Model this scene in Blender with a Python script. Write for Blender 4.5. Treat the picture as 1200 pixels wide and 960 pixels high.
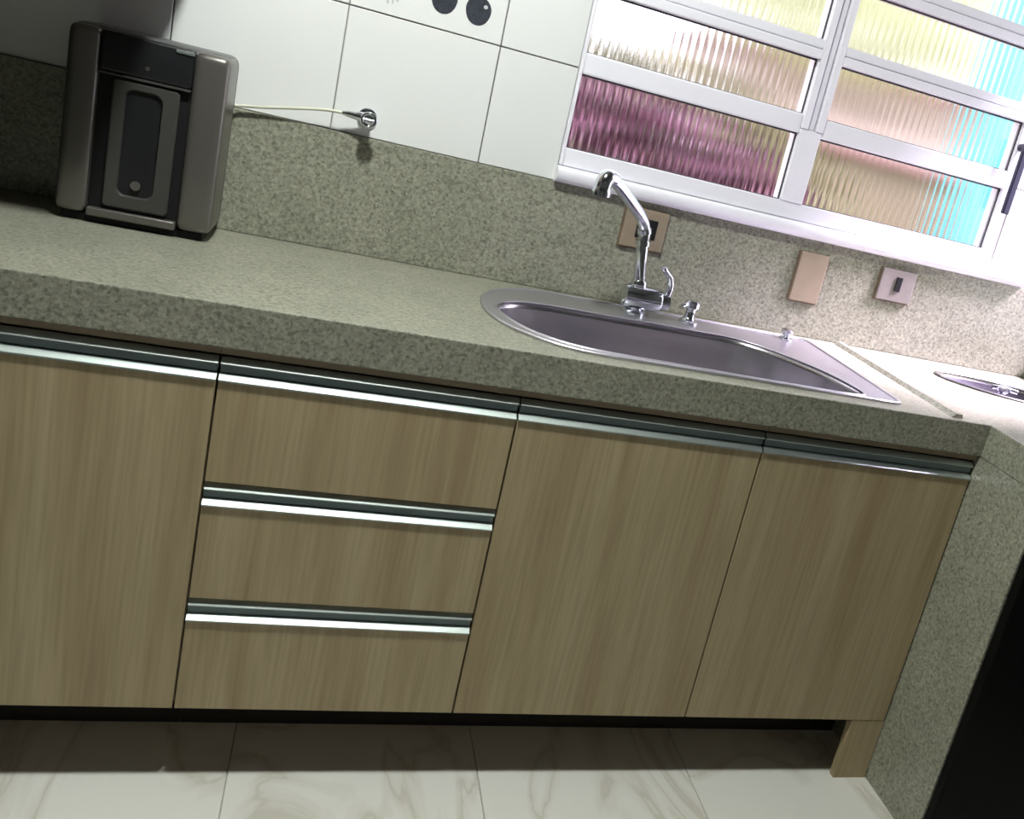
import bpy, bmesh, math, random
from mathutils import Vector, Matrix
random.seed(7)
SC = bpy.context.scene
C = SC.collection
for o in list(bpy.data.objects):
    bpy.data.objects.remove(o)

# ------------------------------------------------------------------ camera
cam_data = bpy.data.cameras.new('camera')
cam = bpy.data.objects.new('camera', cam_data)
C.objects.link(cam)
RIGHT = (0.922418754, -0.298965774, 0.244464943)
UP = (-0.148154982, 0.310637461, 0.938911321)
FWD = (0.356642319, 0.902288110, -0.242244550)
cam.matrix_world = Matrix(((RIGHT[0], UP[0], -FWD[0], 0.13594), (RIGHT[1], UP[1], -FWD[1], -1.54688),
                           (RIGHT[2], UP[2], -FWD[2], 1.31911), (0, 0, 0, 1)))
cam_data.sensor_fit = 'HORIZONTAL'
cam_data.sensor_width = 36.0
cam_data.lens = 36.0 * 1090.737 / 1200
cam_data.shift_x = (600 - 786.217) / 1200
cam_data.shift_y = (435.872 - 480) / 1200
cam_data.clip_start = 0.02
SC.camera = cam

# ------------------------------------------------------------------ sky, exposure
SC.view_settings.view_transform = 'Standard'
SC.view_settings.look = 'None'
SC.view_settings.gamma = 1.0
SC.view_settings.exposure = 0.0
SC.view_settings.use_curve_mapping = False
world = bpy.data.worlds.new('sky')
SC.world = world
world.use_nodes = True
bg = world.node_tree.nodes['Background']
bg.inputs[0].default_value = (0.94, 0.90, 1.0, 1)
bg.inputs[1].default_value = 3.0
LAMP_STRENGTH = 520.0
LAMP_COLOR = (0.96, 1.0, 0.94, 1)
LAMP_POS = (0.12, -0.42, 2.52)


def portal(name, loc, rot, sx, sy):
    ld = bpy.data.lights.new(name, 'AREA')
    ld.shape = 'RECTANGLE'
    ld.size, ld.size_y = sx, sy
    ld.cycles.is_portal = True
    o = bpy.data.objects.new(name, ld)
    C.objects.link(o)
    o.location = loc
    o.rotation_euler = rot
    return o


# hazy sun coming in through the side opening at the right
sun_d = bpy.data.lights.new('sun', 'SUN')
sun_d.energy = 27.0
sun_d.angle = math.radians(16)
sun_d.color = (0.93, 0.78, 1.0)
sun = bpy.data.objects.new('sun', sun_d)
C.objects.link(sun)
sun.location = (5, -2, 6)
sun.rotation_euler = Vector((-.62, .18, -.765)).to_track_quat('-Z', 'Y').to_euler()
# opening in the right wall that lets the daylight in
DOOR_Y0, DOOR_Y1, DOOR_Z0, DOOR_Z1, XR = -0.10, 0.56, 0.96, 2.15, 2.06
portal('daylight_portal', (XR + 0.12, (DOOR_Y0 + DOOR_Y1) / 2, (DOOR_Z0 + DOOR_Z1) / 2), (0, math.radians(90), 0),
       DOOR_Z1 - DOOR_Z0, DOOR_Y1 - DOOR_Y0)


# ------------------------------------------------------------------ materials
def new_mat(name):
    m = bpy.data.materials.new(name)
    m.use_nodes = True
    return m, m.node_tree.nodes, m.node_tree.links, m.node_tree.nodes['Principled BSDF']


def plain(name, col, rough=0.5, metal=0.0, spec=0.5, noise=0.0, nscale=40.0):
    m, N, L, P = new_mat(name)
    P.inputs['Base Color'].default_value = (*col, 1)
    P.inputs['Roughness'].default_value = rough
    P.inputs['Metallic'].default_value = metal
    P.inputs['Specular IOR Level'].default_value = spec
    g = N.new('ShaderNodeNewGeometry')
    t = N.new('ShaderNodeTexNoise')
    t.inputs['Scale'].default_value = nscale
    t.inputs['Detail'].default_value = 4
    L.new(g.outputs['Position'], t.inputs['Vector'])
    if noise > 0:
        r = N.new('ShaderNodeValToRGB')
        r.color_ramp.elements[0].position = 0.3
        r.color_ramp.elements[1].position = 0.7
        r.color_ramp.elements[0].color = (*[c * (1 - noise) for c in col], 1)
        r.color_ramp.elements[1].color = (*[min(1, c * (1 + noise)) for c in col], 1)
        L.new(t.outputs['Fac'], r.inputs['Fac'])
        L.new(r.outputs['Color'], P.inputs['Base Color'])
    mr = N.new('ShaderNodeMapRange')
    mr.inputs['To Min'].default_value = max(0.02, rough - 0.05)
    mr.inputs['To Max'].default_value = min(1.0, rough + 0.05)
    L.new(t.outputs['Fac'], mr.inputs['Value'])
    L.new(mr.outputs['Result'], P.inputs['Roughness'])
    return m


def ramp(N, stops):
    r = N.new('ShaderNodeValToRGB')
    cr = r.color_ramp
    while len(cr.elements) > 1:
        cr.elements.remove(cr.elements[-1])
    cr.elements[0].position = stops[0][0]
    cr.elements[0].color = (*stops[0][1], 1)
    for p, c in stops[1:]:
        e = cr.elements.new(p)
        e.color = (*c, 1)
    return r


def granite_mat(name='granite'):
    m, N, L, P = new_mat(name)
    g = N.new('ShaderNodeNewGeometry')
    n1 = N.new('ShaderNodeTexNoise')
    n1.inputs['Scale'].default_value = 140
    n1.inputs['Detail'].default_value = 5
    n1.inputs['Roughness'].default_value = 0.75
    L.new(g.outputs['Position'], n1.inputs['Vector'])
    r1 = ramp(N, [(0.30, (0.14, 0.14, 0.115)), (0.43, (0.25, 0.25, 0.21)), (0.55, (0.32, 0.323, 0.275)), (0.72, (0.41, 0.413, 0.365))])
    L.new(n1.outputs['Fac'], r1.inputs['Fac'])
    v = N.new('ShaderNodeTexVoronoi')
    v.inputs['Scale'].default_value = 200
    L.new(g.outputs['Position'], v.inputs['Vector'])
    r2 = ramp(N, [(0.0, (0.62, 0.62, 0.58)), (0.35, (0.95, 0.95, 0.93)), (1.0, (1.15, 1.13, 1.05))])
    sp = N.new('ShaderNodeSeparateColor')
    L.new(v.outputs['Color'], sp.inputs['Color'])
    L.new(sp.outputs['Red'], r2.inputs['Fac'])
    n2 = N.new('ShaderNodeTexNoise')
    n2.inputs['Scale'].default_value = 9
    n2.inputs['Detail'].default_value = 3
    L.new(g.outputs['Position'], n2.inputs['Vector'])
    r3 = ramp(N, [(0.3, (0.90, 0.91, 0.88)), (0.7, (1.06, 1.05, 1.03))])
    L.new(n2.outputs['Fac'], r3.inputs['Fac'])
    mx = N.new('ShaderNodeMix')
    mx.data_type = 'RGBA'
    mx.blend_type = 'MULTIPLY'
    mx.inputs['Factor'].default_value = 1
    L.new(r1.outputs['Color'], mx.inputs['A'])
    L.new(r2.outputs['Color'], mx.inputs['B'])
    my = N.new('ShaderNodeMix')
    my.data_type = 'RGBA'
    my.blend_type = 'MULTIPLY'
    my.inputs['Factor'].default_value = 1
    L.new(mx.outputs['Result'], my.inputs['A'])
    L.new(r3.outputs['Color'], my.inputs['B'])
    L.new(my.outputs['Result'], P.inputs['Base Color'])
    P.inputs['Roughness'].default_value = 0.28
    return m


def wood_mat(name, c0, c1, c2):
    m, N, L, P = new_mat(name)
    g = N.new('ShaderNodeNewGeometry')
    oi = N.new('ShaderNodeObjectInfo')
    ad = N.new('ShaderNodeVectorMath')
    ad.operation = 'ADD'
    cb = N.new('ShaderNodeCombineXYZ')
    ml = N.new('ShaderNodeMath')
    ml.operation = 'MULTIPLY'
    ml.inputs[1].default_value = 7.0
    L.new(oi.outputs['Random'], ml.inputs[0])
    L.new(ml.outputs[0], cb.inputs['X'])
    L.new(ml.outputs[0], cb.inputs['Z'])
    L.new(g.outputs['Position'], ad.inputs[0])
    L.new(cb.outputs[0], ad.inputs[1])
    mp = N.new('ShaderNodeMapping')
    mp.inputs['Scale'].default_value = (16, 16, 0.9)
    L.new(ad.outputs[0], mp.inputs['Vector'])
    n1 = N.new('ShaderNodeTexNoise')
    n1.inputs['Scale'].default_value = 1.0
    n1.inputs['Detail'].default_value = 5
    n1.inputs['Distortion'].default_value = 0.4
    L.new(mp.outputs[0], n1.inputs['Vector'])
    r1 = ramp(N, [(0.28, c0), (0.5, c1), (0.72, c2)])
    L.new(n1.outputs['Fac'], r1.inputs['Fac'])
    mp2 = N.new('ShaderNodeMapping')
    mp2.inputs['Scale'].default_value = (150, 150, 5)
    L.new(ad.outputs[0], mp2.inputs['Vector'])
    n2 = N.new('ShaderNodeTexNoise')
    n2.inputs['Scale'].default_value = 1.0
    n2.inputs['Detail'].default_value = 3
    L.new(mp2.outputs[0], n2.inputs['Vector'])
    r2 = ramp(N, [(0.3, (0.86, 0.85, 0.83)), (0.6, (1.03, 1.03, 1.03))])
    L.new(n2.outputs['Fac'], r2.inputs['Fac'])
    mx = N.new('ShaderNodeMix')
    mx.data_type = 'RGBA'
    mx.blend_type = 'MULTIPLY'
    mx.inputs['Factor'].default_value = 1
    L.new(r1.outputs['Color'], mx.inputs['A'])
    L.new(r2.outputs['Color'], mx.inputs['B'])
    L.new(mx.outputs['Result'], P.inputs['Base Color'])
    P.inputs['Roughness'].default_value = 0.5
    P.inputs['Specular IOR Level'].default_value = 0.3
    return m


def marble_mat(name):
    m, N, L, P = new_mat(name)
    g = N.new('ShaderNodeNewGeometry')
    oi = N.new('ShaderNodeObjectInfo')
    ad = N.new('ShaderNodeVectorMath')
    ad.operation = 'ADD'
    sc_ = N.new('ShaderNodeVectorMath')
    sc_.operation = 'SCALE'
    sc_.inputs['Scale'].default_value = 9
    cb = N.new('ShaderNodeCombineXYZ')
    L.new(oi.outputs['Random'], cb.inputs['X'])
    L.new(oi.outputs['Random'], cb.inputs['Y'])
    L.new(cb.outputs[0], sc_.inputs[0])
    L.new(g.outputs['Position'], ad.inputs[0])
    L.new(sc_.outputs[0], ad.inputs[1])
    mp = N.new('ShaderNodeMapping')
    mp.inputs['Rotation'].default_value = (0, 0, 0.5)
    mp.inputs['Scale'].default_value = (1.6, 0.8, 1)
    L.new(ad.outputs[0], mp.inputs['Vector'])
    w = N.new('ShaderNodeTexNoise')
    w.inputs['Scale'].default_value = 2.2
    w.inputs['Detail'].default_value = 6
    w.inputs['Distortion'].default_value = 1.2
    L.new(mp.outputs[0], w.inputs['Vector'])
    r = ramp(N, [(0.44, (0.80, 0.79, 0.74)), (0.485, (0.72, 0.70, 0.64)), (0.5, (0.62, 0.595, 0.53)), (0.515, (0.72, 0.70, 0.64)), (0.56, (0.80, 0.79, 0.74))])
    L.new(w.outputs['Fac'], r.inputs['Fac'])
    L.new(r.outputs['Color'], P.inputs['Base Color'])
    P.inputs['Roughness'].default_value = 0.35
    return m


def glass_mat(name):
    m, N, L, P = new_mat(name)
    P.inputs['Base Color'].default_value = (0.97, 0.98, 0.98, 1)
    P.inputs['Transmission Weight'].default_value = 1.0
    P.inputs['Roughness'].default_value = 0.06
    P.inputs['IOR'].default_value = 1.5
    t = N.new('ShaderNodeTexNoise')
    t.inputs['Scale'].default_value = 300
    b = N.new('ShaderNodeBump')
    b.inputs['Strength'].default_value = 0.03
    L.new(t.outputs['Fac'], b.inputs['Height'])
    L.new(b.outputs[0], P.inputs['Normal'])
    return m


def emit_mat(name, col, strength):
    m, N, L, P = new_mat(name)
    P.inputs['Base Color'].default_value = (0.9, 0.9, 0.88, 1)
    P.inputs['Emission Color'].default_value = col
    P.inputs['Emission Strength'].default_value = strength
    return m


M = dict(
    granite=granite_mat(),
    wood=wood_mat('oak_laminate', (0.355, 0.265, 0.150), (0.425, 0.340, 0.203), (0.475, 0.390, 0.245)),
    carcass=plain('cabinet_board', (0.32, 0.24, 0.16), 0.6, noise=0.05),
    rail=plain('brown_rail', (0.25, 0.19, 0.125), 0.6, noise=0.1),
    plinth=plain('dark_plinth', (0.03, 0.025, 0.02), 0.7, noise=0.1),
    alu=plain('brushed_aluminium', (0.44, 0.49, 0.475), 0.46, metal=1.0, nscale=200),
    groove_shade=plain('dark_groove_shade', (0.17, 0.22, 0.23), 0.5, metal=0.3),
    steel=plain('stainless_steel', (0.60, 0.58, 0.62), 0.24, metal=1.0, nscale=90),
    satin=plain('satin_steel', (0.62, 0.60, 0.65), 0.34, metal=0.9, nscale=90),
    dark_steel=plain('dark_steel', (0.22, 0.20, 0.25), 0.3, metal=0.9, nscale=90),
    chrome=plain('chrome', (0.72, 0.75, 0.80), 0.10, metal=1.0),
    tile=plain('white_wall_tile', (0.80, 0.81, 0.81), 0.18, noise=0.012, nscale=3),
    grout=plain('grey_grout', (0.30, 0.30, 0.29), 0.9, noise=0.1),
    fgrout=plain('floor_grout', (0.42, 0.41, 0.37), 0.9, noise=0.1),
    marble=marble_mat('floor_porcelain'),
    paint=plain('grey_paint', (0.10, 0.10, 0.098), 0.8, noise=0.03, nscale=6),
    white=plain('white_aluminium', (0.89, 0.88, 0.95), 0.3, noise=0.01),
    gasket=plain('dark_gasket', (0.05, 0.05, 0.06), 0.7),
    glass=glass_mat('reeded_glass'),
    silver=plain('silver_plastic', (0.17, 0.16, 0.148), 0.32, metal=0.6, nscale=300),
    body=plain('grey_plastic', (0.10, 0.10, 0.10), 0.45),
    black=plain('black_plastic', (0.012, 0.012, 0.014), 0.35, spec=0.4),
    niche=plain('matt_black_plastic', (0.010, 0.010, 0.011), 0.6, spec=0.2),
    frame_grey=plain('dark_grey_plastic', (0.05, 0.048, 0.045), 0.4),
    blackglass=plain('black_appliance', (0.004, 0.004, 0.004), 0.5, spec=0.1),
    plate=plain('beige_plate', (0.29, 0.235, 0.17), 0.45, noise=0.06, nscale=30),
    plate_grey=plain('greige_plate', (0.22, 0.20, 0.185), 0.45, noise=0.06, nscale=30),
    stain_shade=plain('brown_shade_edge', (0.17, 0.12, 0.08), 0.6, noise=0.2),
    print=plain('dark_print', (0.045, 0.05, 0.065), 0.3, noise=0.25, nscale=120),
    print_light=plain('grey_print', (0.55, 0.56, 0.58), 0.3),
    hose=plain('white_hose', (0.62, 0.62, 0.52), 0.4),
    latch=plain('black_latch', (0.02, 0.02, 0.05), 0.4),
    lamp=emit_mat('lamp_diffuser', LAMP_COLOR, LAMP_STRENGTH),
    leaf_purple=plain('magenta_leaf', (0.085, 0.020, 0.042), 0.6, noise=0.5, nscale=12),
    leaf_green=plain('green_leaf', (0.15, 0.15, 0.06), 0.6, noise=0.4, nscale=10),
    leaf_yellow=plain('yellow_green_leaf', (0.58, 0.64, 0.38), 0.6, noise=0.3, nscale=10),
    bark=plain('bark', (0.12, 0.08, 0.05), 0.9, noise=0.3),
    wallout=plain('brown_render', (0.18, 0.155, 0.10), 0.9, noise=0.55, nscale=8),
    cap=plain('pink_tile_cap', (0.20, 0.10, 0.09), 0.8, noise=0.2),
    cyan=plain('cyan_paint', (0.20, 0.72, 0.80), 0.6, noise=0.05, nscale=4),
    house=plain('pink_render', (0.44, 0.39, 0.35), 0.9, noise=0.4, nscale=5),
    soil=plain('ground', (0.22, 0.17, 0.11), 0.9, noise=0.3, nscale=4),
)


# ------------------------------------------------------------------ mesh helpers
def box(bm, x0, x1, y0, y1, z0, z1):
    vs = [bm.verts.new(p) for p in ((x0, y0, z0), (x1, y0, z0), (x1, y1, z0), (x0, y1, z0),
                                    (x0, y0, z1), (x1, y0, z1), (x1, y1, z1), (x0, y1, z1))]
    for f in ((0, 3, 2, 1), (4, 5, 6, 7), (0, 1, 5, 4), (1, 2, 6, 5), (2, 3, 7, 6), (3, 0, 4, 7)):
        bm.faces.new([vs[i] for i in f])
    return vs


def bev(bm, w, seg=2):
    bmesh.ops.bevel(bm, geom=list(bm.edges), offset=w, segments=seg, profile=0.6, affect='EDGES', clamp_overlap=True)


def B(*rects, bevel=0.0, seg=2):
    bm = bmesh.new()
    for r in rects:
        box(bm, *r)
    if bevel:
        bev(bm, bevel, seg)
    return bm


def ring_frame(bm, c, t, r, n, up_hint=(0.03, 0.9, 0.2)):
    t = Vector(t).normalized()
    a = t.cross(Vector(up_hint))
    if a.length < 1e-4:
        a = t.cross(Vector((1, 0, 0)))
    a.normalize()
    b = t.cross(a)
    return [bm.verts.new(Vector(c) + a * (r * math.cos(2 * math.pi * k / n)) + b * (r * math.sin(2 * math.pi * k / n))) for k in range(n)]


def tube(bm, pts, rad, n=14, cap=True, hint=(0.03, 0.9, 0.2)):
    """swept round section through pts; rad a number or a list"""
    pts = [Vector(p) for p in pts]
    rings = []
    for i, p in enumerate(pts):
        t = pts[min(i + 1, len(pts) - 1)] - pts[max(i - 1, 0)]
        r = rad[i] if isinstance(rad, (list, tuple)) else rad
        rings.append(ring_frame(bm, p, t, r, n, hint))
    for a, b in zip(rings, rings[1:]):
        for k in range(n):
            bm.faces.new((a[k], a[(k + 1) % n], b[(k + 1) % n], b[k]))
    if cap:
        bm.faces.new(rings[0][::-1])
        bm.faces.new(rings[-1])
    return bm


def smooth_path(pts, sub=6):
    pts = [Vector(p) for p in pts]
    out = []
    for i in range(len(pts) - 1):
        p0, p1, p2, p3 = pts[max(i - 1, 0)], pts[i], pts[i + 1], pts[min(i + 2, len(pts) - 1)]
        for k in range(sub):
            t = k / sub
            out.append(0.5 * ((2 * p1) + (p2 - p0) * t + (2 * p0 - 5 * p1 + 4 * p2 - p3) * t * t + (3 * p1 - p0 - 3 * p2 + p3) * t ** 3))
    out.append(pts[-1])
    return out


def closed_curve(pts, sub=5):
    n = len(pts)
    out = []
    P = [Vector((p[0], p[1], 0)) for p in pts]
    for i in range(n):
        p0, p1, p2, p3 = P[i - 1], P[i], P[(i + 1) % n], P[(i + 2) % n]
        for k in range(sub):
            t = k / sub
            v = 0.5 * ((2 * p1) + (p2 - p0) * t + (2 * p0 - 5 * p1 + 4 * p2 - p3) * t * t + (3 * p1 - p0 - 3 * p2 + p3) * t ** 3)
            out.append((v.x, v.y))
    return out


def offset_loop(loop, d):
    """outward offset of a counter-clockwise loop"""
    n = len(loop)
    out = []
    for i in range(n):
        a, b = Vector(loop[i - 1]), Vector(loop[(i + 1) % n])
        t = (b - a).normalized()
        out.append((loop[i][0] + t.y * d, loop[i][1] - t.x * d))
    return out


def lathe(bm, prof, c=(0, 0, 0), axis='Z', n=24):
    """prof: (radius, height) pairs"""
    rings = []
    for r, h in prof:
        ring = []
        for k in range(n):
            a = 2 * math.pi * k / n
            x, y = r * math.cos(a), r * math.sin(a)
            p = {'Z': (x, y, h), 'Y': (x, h, y), 'X': (h, x, y)}[axis]
            ring.append(bm.verts.new((c[0] + p[0], c[1] + p[1], c[2] + p[2])))
        rings.append(ring)
    for a, b in zip(rings, rings[1:]):
        for k in range(n):
            bm.faces.new((a[k], a[(k + 1) % n], b[(k + 1) % n], b[k]))
    bm.faces.new(rings[0][::-1])
    bm.faces.new(rings[-1])
    return bm


def prism(bm, prof, x0, x1):
    """cross-section prof of (y, z) pairs, swept along x"""
    a = [bm.verts.new((x0, y, z)) for y, z in prof]
    b = [bm.verts.new((x1, y, z)) for y, z in prof]
    n = len(prof)
    for k in range(n):
        bm.faces.new((a[k], a[(k + 1) % n], b[(k + 1) % n], b[k]))
    bm.faces.new(a[::-1])
    bm.faces.new(b)
    return bm


def wpos(o):
    p = Vector((0, 0, 0))
    while o is not None:
        p += Vector(o.location)
        o = o.parent
    return p


def obj(name, bm, mat, parent=None, smooth=None, origin=None):
    bmesh.ops.recalc_face_normals(bm, faces=list(bm.faces))
    co = [v.co for v in bm.verts]
    if origin is None:
        xs, ys, zs = [c.x for c in co], [c.y for c in co], [c.z for c in co]
        origin = ((min(xs) + max(xs)) / 2, (min(ys) + max(ys)) / 2, min(zs))
    org = Vector(origin)
    bmesh.ops.translate(bm, verts=list(bm.verts), vec=-org)
    me = bpy.data.meshes.new(name)
    bm.to_mesh(me)
    bm.free()
    if smooth:
        for p in me.polygons:
            p.use_smooth = True
        me.set_sharp_from_angle(angle=math.radians(smooth))
    me.materials.append(M[mat] if isinstance(mat, str) else mat)
    o = bpy.data.objects.new(name, me)
    C.objects.link(o)
    o.parent = parent
    o.location = org - (wpos(parent) if parent else Vector())
    return o


def thing(name, label, cat, loc, group=None):
    o = bpy.data.objects.new(name, None)
    o.empty_display_size = 0.05
    C.objects.link(o)
    o.location = loc
    o['label'] = label
    o['category'] = cat
    if group:
        o['group'] = group
    return o


def tag(o, label, cat, group=None):
    o['label'] = label
    o['category'] = cat
    if group:
        o['group'] = group
    return o


def struct(o, label, cat):
    o['kind'] = 'structure'
    o['label'] = label
    o['category'] = cat
    return o


# ------------------------------------------------------------------ room shell
XL, YB, YF, ZC = -1.30, 0.59, -2.60, 2.60      # left wall, back wall, wall behind the camera, ceiling
WX0, WX1, WZ0, WZ1 = 0.583, 1.803, 1.150, 2.02  # window opening

floor = struct(obj('floor', B((XL - .1, XR + .1, YF - .1, YB + .15, -0.10, -0.004)), 'fgrout'),
               'floor under the kitchen units', 'floor')
TS = 0.465
jx, jy = 0.103, 0.215
tm = None
k = 0
for i in range(-3, 5):
    for j in range(-6, 1):
        x0, x1 = jx + i * TS + .0012, jx + (i + 1) * TS - .0012
        y0, y1 = jy + j * TS + .0012, jy + (j + 1) * TS - .0012
        x0c, x1c, y0c, y1c = max(x0, XL), min(x1, XR), max(y0, YF), min(y1, YB)
        if x1c - x0c < .02 or y1c - y0c < .02:
            continue
        full = (x0c == x0 and x1c == x1 and y0c == y0 and y1c == y1)
        if full and tm is not None:
            t = bpy.data.objects.new('floor_tile', tm)
            C.objects.link(t)
            t.parent = floor
            t.location = Vector(((x0 + x1) / 2, (y0 + y1) / 2, -.008)) - Vector(floor.location)
        else:
            t = obj('floor_tile', B((x0c, x1c, y0c, y1c, -.008, 0), bevel=.0008, seg=1), 'marble', floor)
            if full:
                tm = t.data

wall = struct(obj('wall_back', B((XL - .1, WX0, YB, YB + .06, 0, ZC), (WX1, XR + .1, YB, YB + .06, 0, ZC),
                                 (WX0, WX1, YB, YB + .06, 0, WZ0), (WX0, WX1, YB, YB + .06, WZ1, ZC)), 'grout'),
              'tiled kitchen wall behind the granite counter', 'wall')
struct(obj('wall_left', B((XL - .1, XL, YF, YB, 0, ZC)), 'paint'), 'plain wall at the left end of the kitchen', 'wall')
struct(obj('wall_right', B((XR, XR + .12, YF, DOOR_Y0, 0, ZC), (XR, XR + .12, DOOR_Y1, YB, 0, ZC),
                           (XR, XR + .12, DOOR_Y0, DOOR_Y1, 0, DOOR_Z0), (XR, XR + .12, DOOR_Y0, DOOR_Y1, DOOR_Z1, ZC)), 'paint'),
       'plain wall with a daylight opening at the right end of the kitchen', 'wall')
struct(obj('wall_front', B((XL - .1, XR + .12, YF - .1, YF, 0, ZC)), 'paint'), 'plain wall facing the kitchen counter', 'wall')
struct(obj('ceiling', B((XL - .1, XR + .12, YF - .1, YB + .15, ZC, ZC + .1)), 'paint'), 'plain kitchen ceiling', 'ceiling')

# wall tiles: real pieces with recessed joints
TW, TX0 = 0.310, 0.0975
TY0 = YB - 0.012
rows = [(1.150, 1.402), (1.402, 1.712), (1.712, 2.022), (2.022, 2.332), (2.332, ZC)]
motif_tile = None
cache = {}
for (z0, z1) in rows:
    for i in range(-5, 8):
        x0, x1 = TX0 + i * TW, TX0 + (i + 1) * TW
        x0, x1 = max(x0, XL), min(x1, XR)
        if x1 - x0 < .01:
            continue
        pieces = [(x0, x1, z0, z1)]
        if x1 > WX0 and x0 < WX1 and z0 < WZ1 - .003:
            pieces = []
            if x0 < WX0 - .01:
                pieces.append((x0, WX0, z0, z1))
            if x1 > WX1 + .01:
                pieces.append((WX1, x1, z0, z1))
        for (a, b, c, d) in pieces:
            g = .0013
            key = (round(b - a, 4), round(d - c, 4))
            if key in cache:
                t = bpy.data.objects.new('wall_tile', cache[key])
                C.objects.link(t)
                t.parent = wall
                t.location = Vector(((a + b) / 2, (TY0 + YB) / 2, c + g)) - Vector(wall.location)
            else:
                t = obj('wall_tile', B((a + g, b - g, TY0, YB, c + g, d - g), bevel=.0012, seg=1), 'tile', wall)
                cache[key] = t.data
            if abs(c - 1.402) < 1e-3 and abs(a - TX0) < 1e-3:
                motif_tile = t


# printed fruit on the decorated tile: two dark round fruits with a light glint, and a small mark
def disc(cx, cz, rx, rz, y, n=28, wob=0.0):
    bm = bmesh.new()
    f = [bm.verts.new((cx + rx * (1 + wob * math.sin(3 * t)) * math.cos(t), y, cz + rz * math.sin(t))) for t in [2 * math.pi * k / n for k in range(n)]]
    bb = [bm.verts.new((v.co.x, y + .0004, v.co.z)) for v in f]
    bm.faces.new(f)
    bm.faces.new(bb[::-1])
    for k in range(n):
        bm.faces.new((f[k], f[(k + 1) % n], bb[(k + 1) % n], bb[k]))
    return bm


motif_tile['label'] = 'white tile printed with two dark round fruits'
yp = TY0 - .0004
for cx, cz, gx, gz in ((0.277, 1.463, None, None), (0.3485, 1.459, 0.362, 1.470)):
    fr = obj('fruit_print', disc(cx, cz, .0265, .0295, yp, wob=.03), 'print', motif_tile)
    if gx:
        gl = obj('fruit_glint', disc(gx, gz, .0045, .004, yp - .0004, 12), 'print_light', motif_tile)
obj('stem_print', B((.2795, .2815, yp, yp + .0004, 1.489, 1.56)), 'print', motif_tile)
obj('stem_print', B((.3445, .3465, yp, yp + .0004, 1.486, 1.56)), 'print', motif_tile)
obj('small_print', B((.166, .171, yp, yp + .0004, 1.424, 1.434), (.176, .180, yp, yp + .0004, 1.426, 1.440), (.184, .189, yp, yp + .0004, 1.432, 1.437)), 'print_light', motif_tile)

# ------------------------------------------------------------------ window
win = thing('window_1', 'white aluminium window with rows of reeded glass panes above the sink', 'window', ((WX0 + WX1) / 2, YB, WZ0))
win['kind'] = 'structure'
FY0, FY1 = 0.574, 0.624
XM0, XM1 = 1.140, 1.200
# outer frame
obj('outer_frame', B((WX0, .592, FY0, FY1, 1.188, WZ1), (1.762, WX1, FY0, FY1, 1.188, WZ1),
                     (.592, 1.762, FY0, FY1, 1.188, 1.228), (.592, 1.762, FY0, FY1, 1.972, WZ1), bevel=.003), 'white', win)
obj('frame_seam', B((1.7995, 1.8015, FY0 - .0015, FY0 + .002, 1.200, WZ1 - .02)), 'plate_grey', win)
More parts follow.
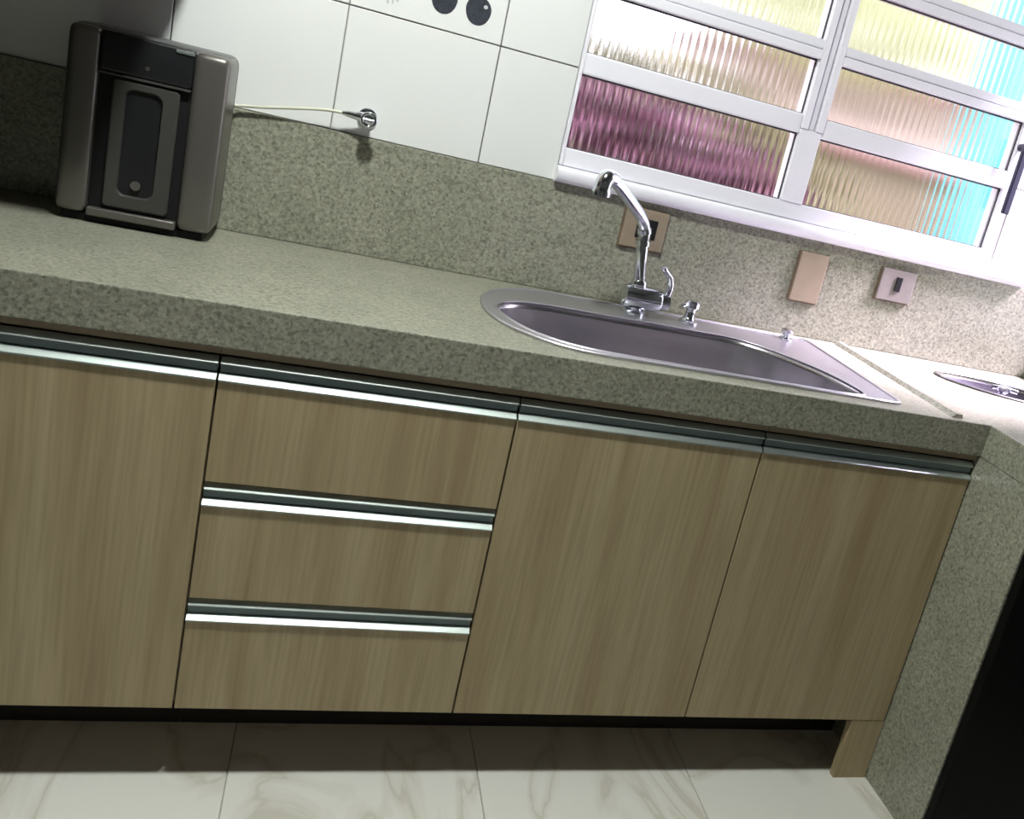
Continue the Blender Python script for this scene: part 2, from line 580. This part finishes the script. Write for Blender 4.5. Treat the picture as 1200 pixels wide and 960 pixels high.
# sill, a rounded ledge
bm = bmesh.new()
prism(bm, [(.628, 1.188), (.556, 1.186), (.549, 1.182), (.546, 1.174), (.548, 1.160), (.553, 1.154), (.570, 1.150), (.628, 1.150)], WX0 - .004, WX1 + .12)
obj('sill', bm, 'white', win, smooth=40)
obj('mullion', B((XM0, XM1, FY0 - .004, FY1, 1.228, 1.405), bevel=.004), 'white', win)
obj('mullion', B((XM0, XM0 + .018, FY0 - .008, FY1, 1.405, 1.972), (XM0 + .022, XM1 - .022, FY0, FY1, 1.405, 1.972),
                 (XM1 - .018, XM1, FY0 - .008, FY1, 1.405, 1.972), bevel=.003), 'white', win)
prows = [(1.228, 1.392), (1.438, 1.567), (1.612, 1.741), (1.787, 1.930)]
for (xa, xb) in ((.592, XM0), (XM1, 1.762)):
    for r, (z0, z1) in enumerate(prows):
        # transom above the pane
        zt = prows[r + 1][0] if r < 3 else 1.972
        if r == 0:
            obj('transom', B((xa, xb, FY0 - .002, FY1, z1, zt), bevel=.004), 'white', win)
        else:
            obj('transom', B((xa, xb, FY0 - .010, FY1, z1, z1 + .022), (xa, xb, FY0 - .004, FY1, z1 + .024, zt), bevel=.003), 'white', win)
        # gasket line round the pane
        g = .0028
        y0 = FY0 + .010
        obj('gasket', B((xa, xb, y0, y0 + .004, z1 - g * 1.4, z1), (xa, xb, y0, y0 + .004, z0, z0 + g * .7),
                        (xa, xa + g * .7, y0, y0 + .004, z0 + g, z1 - g), (xb - g, xb, y0, y0 + .004, z0 + g, z1 - g)), 'gasket', win)
        # reeded pane: ribs on the room side, flat outside
        ribs = 29
        per = 8
        nseg = ribs * per
        bm = bmesh.new()
        fr_lo, fr_hi, bk_lo, bk_hi = [], [], [], []
        yb = FY0 + .024
        for s in range(nseg + 1):
            x = xa + (xb - xa) * s / nseg
            y = FY0 + .0190 - .0006 * abs(math.sin(math.pi * s / per)) ** 0.8
            fr_lo.append(bm.verts.new((x, y, z0)))
            fr_hi.append(bm.verts.new((x, y, z1)))
            bk_lo.append(bm.verts.new((x, yb, z0)))
            bk_hi.append(bm.verts.new((x, yb, z1)))
        for s in range(nseg):
            bm.faces.new((fr_lo[s], fr_lo[s + 1], fr_hi[s + 1], fr_hi[s]))
            bm.faces.new((bk_lo[s + 1], bk_lo[s], bk_hi[s], bk_hi[s + 1]))
            bm.faces.new((fr_hi[s], fr_hi[s + 1], bk_hi[s + 1], bk_hi[s]))
            bm.faces.new((fr_lo[s + 1], fr_lo[s], bk_lo[s], bk_lo[s + 1]))
        bm.faces.new((fr_lo[0], fr_hi[0], bk_hi[0], bk_lo[0]))
        bm.faces.new((fr_lo[-1], bk_lo[-1], bk_hi[-1], fr_hi[-1]))
        obj('pane', bm, 'glass', win, smooth=40)
bm = B((1.762, 1.783, FY0 - .030, FY0 - .018, 1.330, 1.520), bevel=.004)
lt = obj('latch', bm, 'latch', win)
obj('latch_pivot', lathe(bmesh.new(), [(.010, -.020), (.010, .0)], (1.7725, FY0, 1.505), 'Y', 12), 'latch', lt)

# ------------------------------------------------------------------ granite: counter, backsplash, side panel
ZT = 0.900
CX0, CX1 = -0.540, 2.055
YFR, YPE = -0.006, -0.236     # front edge, edge of the deeper right part
inner = closed_curve([(.460, .300), (.470, .220), (.515, .130), (.61, .075), (.80, .063), (1.0, .057), (1.16, .056),
                      (1.213, .078), (1.208, .160), (1.175, .245), (1.105, .345), (1.03, .395), (.90, .398), (.75, .394),
                      (.60, .392), (.505, .365)], 4)
basin_c, basin_a, basin_b = (1.785, .345), .180, .085


def ellipse(c, a, b, n=40, rot=0.0):
    out = []
    for k in range(n):
        t = 2 * math.pi * k / n
        x, y = a * math.cos(t), b * math.sin(t)
        out.append((c[0] + x * math.cos(rot) - y * math.sin(rot), c[1] + x * math.sin(rot) + y * math.cos(rot)))
    return out


BR = -0.35
counter = thing('countertop', 'speckled beige granite countertop with a deep front edge', 'countertop', (.75, .27, .825))


def slab(outer, holes, z0, z1):
    bm = bmesh.new()
    edges = []
    for lp in [outer] + holes:
        vs = [bm.verts.new((p[0], p[1], z1)) for p in lp]
        for k in range(len(vs)):
            edges.append(bm.edges.new((vs[k], vs[(k + 1) % len(vs)])))
    bmesh.ops.triangle_fill(bm, use_beauty=True, use_dissolve=False, edges=edges)
    ret = bmesh.ops.extrude_face_region(bm, geom=list(bm.faces))
    nv = [e for e in ret['geom'] if isinstance(e, bmesh.types.BMVert)]
    bmesh.ops.translate(bm, verts=nv, vec=(0, 0, z0 - z1))
    return bm


top = slab([(CX0, YFR + .004), (1.487, YFR + .004), (1.487, YPE + .004), (CX1, YPE + .004), (CX1, YB - .0005), (CX0, YB - .0005)],
           [offset_loop(inner, .008), ellipse(basin_c, basin_a - .006, basin_b - .006, 40, BR)], ZT - .030, ZT)
obj('slab', top, 'granite', counter)
obj('front_apron', B((CX0, 1.487, YFR, YFR + .022, .828, ZT + .0004), bevel=.0025), 'granite', counter)
obj('side_apron', B((1.483, 1.503, YPE, YFR + .004, .828, ZT + .0004), bevel=.0025), 'granite', counter)
obj('end_apron', B((1.503, CX1, YPE, YPE + .022, .828, ZT + .0004), bevel=.0025), 'granite', counter)
bm = bmesh.new()
for (rx0, rx1, h) in ((1.398, 1.422, .009),):
    prism_pts = [(rx0 - .006, 0), (rx0 + .004, h), (rx1 - .006, h), (rx1, 0)]
    a = [bm.verts.new((x, .012, ZT + z)) for x, z in prism_pts]
    b = [bm.verts.new((x, .556, ZT + z)) for x, z in prism_pts]
    for q in range(4):
        bm.faces.new((a[q], a[(q + 1) % 4], b[(q + 1) % 4], b[q]))
    bm.faces.new(a[::-1])
    bm.faces.new(b)
obj('drip_ridge', bm, 'granite', counter)

tag(obj('backsplash', B((CX0, XR, .570, YB, ZT + .0005, 1.1500), bevel=.002), 'granite'),
    'speckled granite backsplash running along the wall under the tiles', 'backsplash')
tag(obj('side_panel', B((1.484, 1.512, -.206, .54, 0, .8275), bevel=.002), 'granite'),
    'speckled granite panel standing beside the rightmost cabinet door', 'panel')

# ------------------------------------------------------------------ base cabinets
ZB, ZD = 0.159, 0.803
HP = [(.018, .007), (.009, .007), (.0078, .0060), (.0005, -.0025), (.0010, -.0040), (.013, -.0050), (.0150, -.0070), (.0150, -.0160), (.0120, -.0180),
      (.0085, -.0190), (-.0020, -.0280), (-.0035, -.0290), (-.0035, -.0315), (-.002, -.0325), (.018, -.0325)]
HH = .0325


def handle(x0, x1, ztop, parent):
    bm = bmesh.new()
    prism(bm, [(y, ztop + z) for y, z in HP], x0, x1)
    o = obj('handle', bm, 'alu', parent, smooth=35)
    o['label'] = 'aluminium finger-pull profile'
    gr = obj('grip_shade', B((x0 + .001, x1 - .001, .0060, .0145, ztop - .0178, ztop - .0052)), 'groove_shade', parent)  # dark strip painting in the shade of the handle recess
    gr['label'] = 'dark strip painting the shade inside the finger pull'
    return o


def carcass(root, x0, x1):
    for a in (x0 + .0005, x1 - .0155):
        obj('side_board', B((a, a + .015, .020, .545, ZB, .722)), 'carcass', root)
    obj('bottom_board', B((x0 + .016, x1 - .016, .020, .545, ZB, ZB + .015)), 'carcass', root)
    obj('back_board', B((x0 + .016, x1 - .016, .537, .545, ZB + .015, ZD - .002)), 'carcass', root)
    obj('top_rail', B((x0 + .0005, x1 - .0005, .001, .020, ZD + .0135, .8275)), 'rail', root)
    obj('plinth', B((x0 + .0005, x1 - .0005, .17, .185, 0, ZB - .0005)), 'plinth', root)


G = .0018
XS = [-0.490, 0.0, 0.486, 0.977, 1.4820]
for x0, x1, lab in ((XS[0], XS[1], 'oak-look base cabinet with a single door below the water purifier, left of the drawers'),
                    (XS[2], XS[3], 'oak-look base cabinet with a single door, directly right of the drawers under the sink'),
                    (XS[3], XS[4], 'oak-look base cabinet with a single door beside the granite side panel')):
    cb = thing('base_cabinet', lab, 'cabinet', ((x0 + x1) / 2, .27, 0), 'oak-look base cabinets')
    carcass(cb, x0, x1)
    dr = obj('door', B((x0 + G, x1 - G, 0, .018, ZB, ZD - HH), bevel=.0008, seg=1), 'wood', cb)
    handle(x0 + G, x1 - G, ZD, dr)
    if x0 == XS[3]:
        lp = obj('leg_board', B((1.395, 1.4825, .001, .019, 0, ZB - .0006), bevel=.0008, seg=1), 'wood', cb)
        lp['label'] = 'wooden foot board reaching the floor'
cb = thing('drawer_cabinet', 'oak-look base cabinet with three stacked drawers', 'cabinet', ((XS[1] + XS[2]) / 2, .27, 0))
carcass(cb, XS[1], XS[2])
for z0, z1 in ((.5955, ZD), (.3790, .5840), (ZB, .3670)):
    dr = obj('drawer', B((XS[1] + G, XS[2] - G, 0, .018, z0, z1 - HH), bevel=.0008, seg=1), 'wood', cb)
    handle(XS[1] + G, XS[2] - G, z1, dr)

# ------------------------------------------------------------------ sink
sink = thing('kitchen_sink', 'stainless steel sink with a rounded left end let into the granite', 'sink', (.86, .28, ZT - .175))
outer = [(1.262, .040), (1.285, .046), (1.292, .070), (1.294, .30), (1.294, .500), (1.286, .524), (1.262, .530)]
back = [(1.262 - k * (1.262 - .66) / 14, .530) for k in range(1, 15)]
arc = []
for k in range(1, 30):
    t = math.pi / 2 + math.pi * k / 30
    ct, st = math.cos(t), math.sin(t)
    arc.append((.66 + .230 * math.copysign(abs(ct) ** .9, ct), .285 + .245 * math.copysign(abs(st) ** .9, st)))
front = [(.66 + k * (1.262 - .66) / 14, .040) for k in range(0, 14)]
outer = outer + back + arc + front
# deck (the flat flange between the outline and the bowl)
bm = slab(outer, [inner], ZT + .0006, ZT + .0032)
obj('deck', bm, 'satin', sink, smooth=40)
# raised rim round the outline and round the bowl
bm = bmesh.new()


def loop_tube(bm, loop, z, r, n=8, squash=.6):
    m_ = len(loop)
    rings = []
    for i in range(m_):
        a, b = Vector(loop[i - 1]), Vector(loop[(i + 1) % m_])
        t = (b - a).normalized()
        nx, ny = t.y, -t.x
        rings.append([bm.verts.new((loop[i][0] + nx * r * math.cos(2 * math.pi * k / n), loop[i][1] + ny * r * math.cos(2 * math.pi * k / n),
                                    z + r * squash * math.sin(2 * math.pi * k / n))) for k in range(n)])
    for i in range(m_):
        a, b = rings[i], rings[(i + 1) % m_]
        for k in range(n):
            bm.faces.new((a[k], a[(k + 1) % n], b[(k + 1) % n], b[k]))


loop_tube(bm, offset_loop(outer, -.004), ZT + .004, .0042)
obj('rim', bm, 'satin', sink, smooth=60)
bm = bmesh.new()
loop_tube(bm, inner, ZT + .0030, .0035)
obj('bowl_rim', bm, 'satin', sink, smooth=60)
bm = bmesh.new()
levels = [(0.0, .001), (-.002, -.012), (-.006, -.060), (-.012, -.120), (-.022, -.150), (-.045, -.168), (-.080, -.173)]
rings = []
for off, dz in levels:
    lp = offset_loop(inner, off)
    rings.append([bm.verts.new((p[0], p[1], ZT + dz)) for p in lp])
n = len(inner)
for a, b in zip(rings, rings[1:]):
    for k in range(n):
        bm.faces.new((a[k], a[(k + 1) % n], b[(k + 1) % n], b[k]))
bm.faces.new(rings[-1])
bowl = obj('bowl', bm, 'steel', sink, smooth=50)
sol = bowl.modifiers.new('thickness', 'SOLIDIFY')
sol.thickness = .0012
sol.offset = 1
obj('drain', lathe(bmesh.new(), [(.045, 0), (.045, .003), (.036, .004), (.030, .001), (.012, .001), (.010, .006), (.002, .007)], (.85, .23, ZT - .1725), 'Z', 28), 'chrome', sink, smooth=40)

# ------------------------------------------------------------------ faucet
fa = thing('kitchen_faucet', 'chrome mixer tap with a bent swivel spout on the sink deck', 'faucet', (.80, .46, ZT))
Z0 = ZT + .0034
obj('base_ring', lathe(bmesh.new(), [(.027, 0), (.027, .006), (.022, .010), (.019, .012)], (.802, .462, Z0), 'Z'), 'chrome', fa, smooth=40)
obj('base_post', lathe(bmesh.new(), [(.018, 0), (.017, .014), (.018, .030)], (.802, .462, Z0 + .011), 'Z'), 'chrome', fa, smooth=40)
bd = obj('valve_body', lathe(bmesh.new(), [(.015, -.046), (.026, -.042), (.0285, -.032), (.0285, .040), (.026, .044), (.018, .046)], (.812, .460, .944), 'X', 28), 'chrome', fa, smooth=40)
lv = obj('lever_hub', lathe(bmesh.new(), [(.020, .0465), (.021, .052), (.019, .066), (.012, .071), (.004, .072)], (.812, .460, .944), 'X', 28), 'chrome', fa, smooth=40)
bm = bmesh.new()
tube(bm, smooth_path([(.872, .460, .958), (.874, .458, .980), (.868, .454, 1.000), (.853, .448, 1.014), (.842, .443, 1.024)], 5), [.008] * 12 + [.0072] * 8 + [.006], 12)
obj('lever', bm, 'chrome', lv, smooth=50)
bm = bmesh.new()
path = smooth_path([(.800, .460, .966), (.792, .460, 1.010), (.785, .460, 1.060), (.782, .459, 1.095), (.764, .450, 1.123), (.720, .421, 1.157),
                    (.680, .391, 1.184), (.658, .375, 1.195)], 6)
tube(bm, path, [.0145] * 12 + [.0135] * (len(path) - 12), 16)
obj('spout', bm, 'chrome', fa, smooth=50)
obj('spout_collar', lathe(bmesh.new(), [(.018, 0), (.019, .004), (.019, .014), (.0165, .018)], (.7985, .460, .966), 'Z'), 'chrome', fa, smooth=40)
bm = bmesh.new()
tube(bm, [(.7845, .460, 1.062), (.7835, .460, 1.073)], [.0172, .0172], 18)
tube(bm, [(.7825, .4595, 1.090), (.7795, .4585, 1.099)], [.0168, .0168], 18)
obj('spout_joint', bm, 'chrome', fa, smooth=40)
bm = bmesh.new()
tube(bm, smooth_path([(.664, .378, 1.196), (.650, .369, 1.199), (.641, .363, 1.190), (.638, .360, 1.172), (.638, .359, 1.158)], 4), [.0155] * 5 + [.018] * 8 + [.020] * 4, 18)
obj('spray_head', bm, 'chrome', fa, smooth=50)

bm = lathe(bmesh.new(), [(.024, 0), (.024, .005), (.016, .009), (.012, .018), (.012, .034), (.018, .037), (.019, .050), (.015, .054), (.003, .055)], (.944, .473, Z0), 'Z')
tube(bm, [(.944, .473, Z0 + .044), (.925, .462, Z0 + .045), (.914, .456, Z0 + .040)], [.006, .0055, .005], 10)
tag(obj('soap_dispenser', bm, 'chrome', smooth=40), 'small chrome pump nozzle on the sink deck right of the tap', 'dispenser')
tag(obj('drain_knob', lathe(bmesh.new(), [(.018, 0), (.018, .004), (.010, .007), (.010, .014), (.016, .017), (.016, .024), (.010, .027), (.002, .028)],
                            (1.215, .488, Z0), 'Z'), 'chrome', smooth=40), 'low chrome drain knob at the back corner of the sink deck', 'knob')

# ------------------------------------------------------------------ oval basin at the right
ba = thing('oval_basin', 'small oval steel basin with chrome drain piece at the right end of the counter', 'basin', (basin_c[0], basin_c[1], ZT - .06))
bm = bmesh.new()
loop_tube(bm, ellipse(basin_c, basin_a - .002, basin_b - .002, 40, BR), ZT + .0032, .0042)
obj('rim', bm, 'steel', ba, smooth=60)
bm = bmesh.new()
rings = []
for off, dz in ((-.002, .002), (-.008, -.008), (-.018, -.035), (-.035, -.052), (-.055, -.056)):
    rings.append([bm.verts.new((p[0], p[1], ZT + dz)) for p in ellipse(basin_c, basin_a + off, basin_b + off, 40, BR)])
for a, b in zip(rings, rings[1:]):
    for k in range(40):
        bm.faces.new((a[k], a[(k + 1) % 40], b[(k + 1) % 40], b[k]))
bm.faces.new(rings[-1])
bb = obj('bowl', bm, 'dark_steel', ba, smooth=60)
sm = bb.modifiers.new('thickness', 'SOLIDIFY')
sm.thickness = .001
sm.offset = 1
bm = lathe(bmesh.new(), [(.026, 0), (.026, .012), (.020, .030), (.012, .036), (.012, .052), (.020, .058), (.020, .066), (.004, .070)], (1.785, .345, ZT - .0555), 'Z')
tube(bm, [(1.755, .352, ZT + .006), (1.785, .345, ZT + .009), (1.822, .334, ZT + .006)], [.006, .008, .006], 10)
obj('drain_piece', bm, 'chrome', ba, smooth=40)


# ------------------------------------------------------------------ wall plates
def plate(name, label, x0, x1, z0, z1, mat):
    t = thing(name, label, 'wall plate', ((x0 + x1) / 2, .570, z0))
    obj('shade_backing', B((x0 - .004, x1 + .0005, .5660, .570, z0 - .004, z1 + .0005)), 'stain_shade', t)  # brown margin left and below paints the plate's shadow, with some staining
    obj('cover', B((x0, x1, .5600, .5660, z0, z1), bevel=.002), mat, t)
    return t


p1 = plate('wall_socket', 'beige wall plate with a dark socket opening behind the tap spout', .760, .866, 1.040, 1.134, 'plate')
obj('socket', B((.792, .842, .5575, .560, 1.066, 1.112), bevel=.001), 'black', p1)
p2 = plate('blank_plate', 'upright blank beige wall plate on the granite backsplash under the window', 1.231, 1.312, .992, 1.119, 'plate')
p3 = plate('light_switch', 'square wall plate with a black rocker on the backsplash at the right', 1.475, 1.580, 1.040, 1.124, 'plate_grey')
obj('rocker', B((1.521, 1.538, .5560, .560, 1.068, 1.106), bevel=.001), 'black', p3)

# ------------------------------------------------------------------ water purifier
wp = thing('water_purifier', 'silver and black countertop water purifier with a dark dispensing niche', 'water purifier', (-.2125, .475, ZT + .0005))
PF = .405   # front plane


def rbox(x0, x1, y0, y1, z0, z1, r, seg=5):
    bm = bmesh.new()
    box(bm, x0, x1, y0, y1, z0, z1)
    bev(bm, r, seg)
    return bm


obj('housing', rbox(-.342, -.083, PF + .012, .562, ZT + .014, 1.250, .022), 'body', wp, smooth=60)
obj('base', B((-.330, -.095, PF + .010, .555, ZT + .0005, ZT + .016), bevel=.003), 'niche', wp)
obj('side_column', rbox(-.340, -.289, PF - .004, .530, ZT + .016, 1.247, .0165), 'silver', wp, smooth=60)
obj('side_column', rbox(-.142, -.082, PF - .004, .530, ZT + .016, 1.247, .0165), 'silver', wp, smooth=60)
cp = obj('control_panel', rbox(-.290, -.141, PF - .001, .50, 1.176, 1.246, .006, 3), 'black', wp, smooth=60)
obj('indicator', lathe(bmesh.new(), [(.004, -.002), (.004, .003)], (-.214, PF - .0005, 1.196), 'Y', 12), 'frame_grey', cp)
obj('panel_glint', B((-.172, -.141, PF - .0035, PF - .0005, 1.236, 1.2415), bevel=.001), 'alu', cp)  # bright strip standing in for the window's reflection
obj('niche', B((-.290, -.141, PF + .010, PF + .030, ZT + .012, 1.176)), 'niche', wp)
obj('trim_bar', B((-.289, -.142, PF - .002, PF + .010, 1.1715, 1.1755), bevel=.001), 'frame_grey', wp)
# dispenser frame: a silver surround with a rounded dark window
ow, iw = (-.2665, -.1585, .936, 1.1685), (-.2440, -.1870, .962, 1.152)


def rrect(x0, x1, z0, z1, r, n=6):
    out = []
    for cx, cz, a0 in ((x1 - r, z0 + r, -90), (x1 - r, z1 - r, 0), (x0 + r, z1 - r, 90), (x0 + r, z0 + r, 180)):
        for k in range(n + 1):
            a = math.radians(a0 + 90 * k / n)
            out.append((cx + r * math.cos(a), cz + r * math.sin(a)))
    return out


bm = bmesh.new()
lo, li = rrect(*ow, .008), rrect(*iw, .014)
n = len(lo)
A1 = [bm.verts.new((x, PF + .004, z)) for x, z in lo]
A2 = [bm.verts.new((x, PF + .001, z)) for x, z in offset_loop(lo, -.003)]
A3 = [bm.verts.new((x, PF + .001, z)) for x, z in offset_loop(li, .003)]
A4 = [bm.verts.new((x, PF + .006, z)) for x, z in li]
A5 = [bm.verts.new((x, PF + .012, z)) for x, z in li]
A0 = [bm.verts.new((x, PF + .012, z)) for x, z in lo]
for a, b in ((A0, A1), (A1, A2), (A2, A3), (A3, A4), (A4, A5), (A5, A0)):
    for k in range(n):
        bm.faces.new((a[k], a[(k + 1) % n], b[(k + 1) % n], b[k]))
df = obj('dispenser_frame', bm, 'frame_grey', wp, smooth=40)
bm = bmesh.new()
f1 = [bm.verts.new((x, PF + .0075, z)) for x, z in li]
f2 = [bm.verts.new((x, PF + .0105, z)) for x, z in li]
bm.faces.new(f1)
bm.faces.new(f2[::-1])
for k in range(n):
    bm.faces.new((f1[k], f1[(k + 1) % n], f2[(k + 1) % n], f2[k]))
obj('dispenser_window', bm, 'black', wp)
obj('dispenser_button', lathe(bmesh.new(), [(.0085, -.004), (.0085, -.001), (.007, .004)], (-.2145, PF + .0045, .983), 'Y', 20), 'silver', wp, smooth=40)
obj('drip_lip', rbox(-.289, -.142, PF - .004, PF + .020, ZT + .014, ZT + .030, .004, 3), 'silver', wp, smooth=50)

# wall tap and hose
wt = thing('wall_tap', 'small chrome angle valve on the tiles just above the backsplash', 'valve', (.160, TY0, 1.180))
obj('wall_flange', lathe(bmesh.new(), [(.020, TY0 - .001), (.019, TY0 - .007), (.010, TY0 - .011)], (.166, 0, 1.191), 'Y'), 'chrome', wt, smooth=40)
obj('stem', lathe(bmesh.new(), [(.009, TY0 - .010), (.009, .535), (.011, .532), (.011, .524), (.004, .522)], (.166, 0, 1.191), 'Y'), 'chrome', wt, smooth=40)
obj('outlet', lathe(bmesh.new(), [(.0105, 0), (.0105, -.012), (.008, -.020), (.0065, -.034), (.004, -.046)], (.162, .548, 1.191), 'X'), 'chrome', wt, smooth=40)
bm = bmesh.new()
ringpts = [(.171, .530 + .0015 * math.sin(a), 1.188) for a in [0]]
loop = [(.169 + .0135 * math.cos(2 * math.pi * k / 24), 1.190 + .0135 * math.sin(2 * math.pi * k / 24)) for k in range(24)]
rings = []
for i in range(24):
    a, b = Vector(loop[i - 1]), Vector(loop[(i + 1) % 24])
    t = (b - a).normalized()
    nx, nz = t.y, -t.x
    rings.append([bm.verts.new((loop[i][0] + nx * .0035 * math.cos(k * math.pi / 4), .521 + .0035 * math.sin(k * math.pi / 4), loop[i][1] + nz * .0035 * math.cos(k * math.pi / 4))) for k in range(8)])
for i in range(24):
    a, b = rings[i], rings[(i + 1) % 24]
    for k in range(8):
        bm.faces.new((a[k], a[(k + 1) % 8], b[(k + 1) % 8], b[k]))
tube(bm, [(.1555, .521, 1.190), (.1825, .521, 1.190)], .003, 8)
obj('ring_handle', bm, 'chrome', wt, smooth=60)
bm = bmesh.new()
tube(bm, smooth_path([(.118, .548, 1.191), (.08, .550, 1.188), (.02, .553, 1.176), (-.03, .556, 1.165), (-.072, .556, 1.158), (-.084, .552, 1.156)], 6), .0032, 10)
tag(obj('water_hose', bm, 'hose', smooth=60), 'thin pale hose from the purifier to the chrome valve', 'hose')

# ------------------------------------------------------------------ oven; fridge and cupboard added unseen to shape the shade
ov = thing('built_in_oven', 'black oven front under the counter at the bottom right corner', 'oven', (1.78, .1, 0))
obj('housing', B((1.516, 2.05, -.2065, .50, .02, .815)), 'blackglass', ov)
od = obj('oven_door', B((1.4875, 2.045, -.229, -.207, .03, .76), bevel=.003), 'blackglass', ov)
bm = bmesh.new()
tube(bm, [(1.58, -.258, .715), (1.98, -.258, .715)], .008, 12)
tube(bm, [(1.60, -.258, .715), (1.60, -.228, .715)], .006, 10)
tube(bm, [(1.96, -.258, .715), (1.96, -.228, .715)], .006, 10)
obj('door_handle', bm, 'blackglass', od, smooth=50)
obj('control_panel', B((1.4875, 2.045, -.229, -.207, .763, .815), bevel=.003), 'blackglass', ov)
obj('foot', B((1.53, 2.03, -.15, .48, 0, .02)), 'blackglass', ov)

fr = thing('added_fridge', 'unseen black fridge added at the left end of the counter to cut bounce light', 'added_fridge', (-.93, .22, 0))  # added out of view, its black sides keep bounce light off the left corner
obj('cabinet', B((-1.26, -.60, -.08, .56, .02, 1.74), bevel=.008), 'blackglass', fr)
for z0, z1 in ((.06, 1.18), (1.19, 1.73)):
    d_ = obj('door', B((-1.26, -.60, -.13, -.082, z0, z1), bevel=.008), 'blackglass', fr)
    obj('handle', B((-.66, -.64, -.165, -.150, z0 + .1, z1 - .1), (-.66, -.64, -.152, -.129, z0 + .1, z0 + .12), (-.66, -.64, -.152, -.129, z1 - .12, z1 - .1)), 'alu', d_)
obj('foot', B((-1.25, -.61, -.07, .55, 0, .02)), 'blackglass', fr)

uc = thing('shade_cupboard', 'unseen oak-look cupboard added above the water purifier to shade the wall', 'cupboard', (-.28, .36, 1.45))  # added out of view to cast the shadow on the left tiles
UX0, UX1 = -.56, -.165
obj('housing', B((UX0, UX1, .170, TY0 - .0005, 1.45, 2.12)), 'rail', uc)
for a, b in ((UX0, (UX0 + UX1) / 2 - .001), ((UX0 + UX1) / 2 + .001, UX1)):
    d_ = obj('door', B((a, b, .150, .169, 1.45, 2.12), bevel=.001), 'wood', uc)
    obj('handle', B((a + .01, b - .01, .142, .1505, 1.45, 1.465), bevel=.002), 'alu', d_)

# ------------------------------------------------------------------ ceiling lamp
cl = thing('ceiling_lamp', 'round flush ceiling lamp over the kitchen floor', 'lamp', (LAMP_POS[0], LAMP_POS[1], LAMP_POS[2]))
obj('lamp_base', lathe(bmesh.new(), [(.11, ZC - .03), (.11, ZC - .0005)], (LAMP_POS[0], LAMP_POS[1], 0), 'Z', 40), 'white', cl, smooth=40)
obj('diffuser', lathe(bmesh.new(), [(.03, ZC - .075), (.06, ZC - .068), (.083, ZC - .052), (.090, ZC - .0305)], (LAMP_POS[0], LAMP_POS[1], 0), 'Z', 40), 'lamp', cl, smooth=40)


# ------------------------------------------------------------------ the garden behind the reeded glass
struct(obj('ground', B((-6, 12, YB + .15, 14, -.15, -.02)), 'soil'), 'ground outside the window', 'ground')


def bush(name, label, cx, cy, rx, ry, z0, z1, mat, n, leaf, trunk=True):
    t = thing(name, label, 'shrub', (cx, cy, -.02))
    bm = bmesh.new()
    for _ in range(n):
        while True:
            u = Vector((random.uniform(-1, 1), random.uniform(-1, 1), random.uniform(-1, 1)))
            if .35 < u.length < 1:
                break
        c = Vector((cx + u.x * rx, cy + u.y * ry, (z0 + z1) / 2 + u.z * (z1 - z0) / 2))
        a = Vector((random.uniform(-1, 1), random.uniform(-1, 1), random.uniform(-.6, .6))).normalized() * leaf * random.uniform(.6, 1.2)
        b = a.cross(Vector((random.uniform(-1, 1), random.uniform(-1, 1), random.uniform(-1, 1)))).normalized() * leaf * .45
        vs = [bm.verts.new(c + d) for d in (-a, -a * .2 + b, a, -a * .2 - b)]
        bm.faces.new(vs)
    fo = obj('foliage', bm, mat, t)
    fo['kind'] = 'stuff'
    bm = bmesh.new()
    for k in range(5):
        ang = k * 1.26
        tube(bm, [(cx, cy, -.02), (cx + rx * .15 * math.cos(ang), cy + ry * .15 * math.sin(ang), z0 * .5 + .2), (cx + rx * .5 * math.cos(ang), cy + ry * .5 * math.sin(ang), (z0 + z1) / 2)], [.03, .025, .012], 6)
    obj('stem', bm, 'bark', t)
    return t


bush('flowering_shrub', 'magenta flowering shrub seen through the lower left panes', 1.30, 2.75, 1.25, .45, .1, 1.50, 'leaf_purple', 4200, .06)
bush('green_shrub', 'olive green shrub behind the magenta one outside the window', 1.65, 3.75, 1.55, .5, .1, 1.76, 'leaf_green', 5000, .07)
bush('leafy_tree', 'bright yellow-green tree above the garden wall outside', 4.2, 6.6, 2.4, .9, 2.15, 4.2, 'leaf_yellow', 3800, .09)
gw = thing('garden_wall', 'brown rendered garden wall behind the right panes', 'wall', (4.1, 4.7, -.02))
obj('wall_body', B((2.75, 5.8, 4.6, 4.8, -.02, 1.47)), 'wallout', gw)
obj('coping', B((2.73, 5.82, 4.57, 4.83, 1.47, 1.53), bevel=.01), 'cap', gw)
hs = thing('neighbour_house', 'pale pink house wall beyond the garden wall', 'house', (6.4, 9.5, -.02))
obj('wall_body', B((4.2, 9.4, 8.4, 10.6, -.02, 2.42)), 'house', hs)
obj('roof', B((4.05, 9.55, 8.25, 10.75, 2.42, 2.55), bevel=.02), 'cap', hs)
ps = thing('painted_pillar', 'cyan painted pillar standing outside the right end of the window', 'pillar', (2.67, 1.75, -.02))
obj('shaft', B((2.55, 2.97, 1.60, 1.95, .05, 2.9), bevel=.01), 'cyan', ps)
obj('footing', B((2.36, 2.99, 1.56, 1.99, -.02, .05), bevel=.01), 'soil', ps)
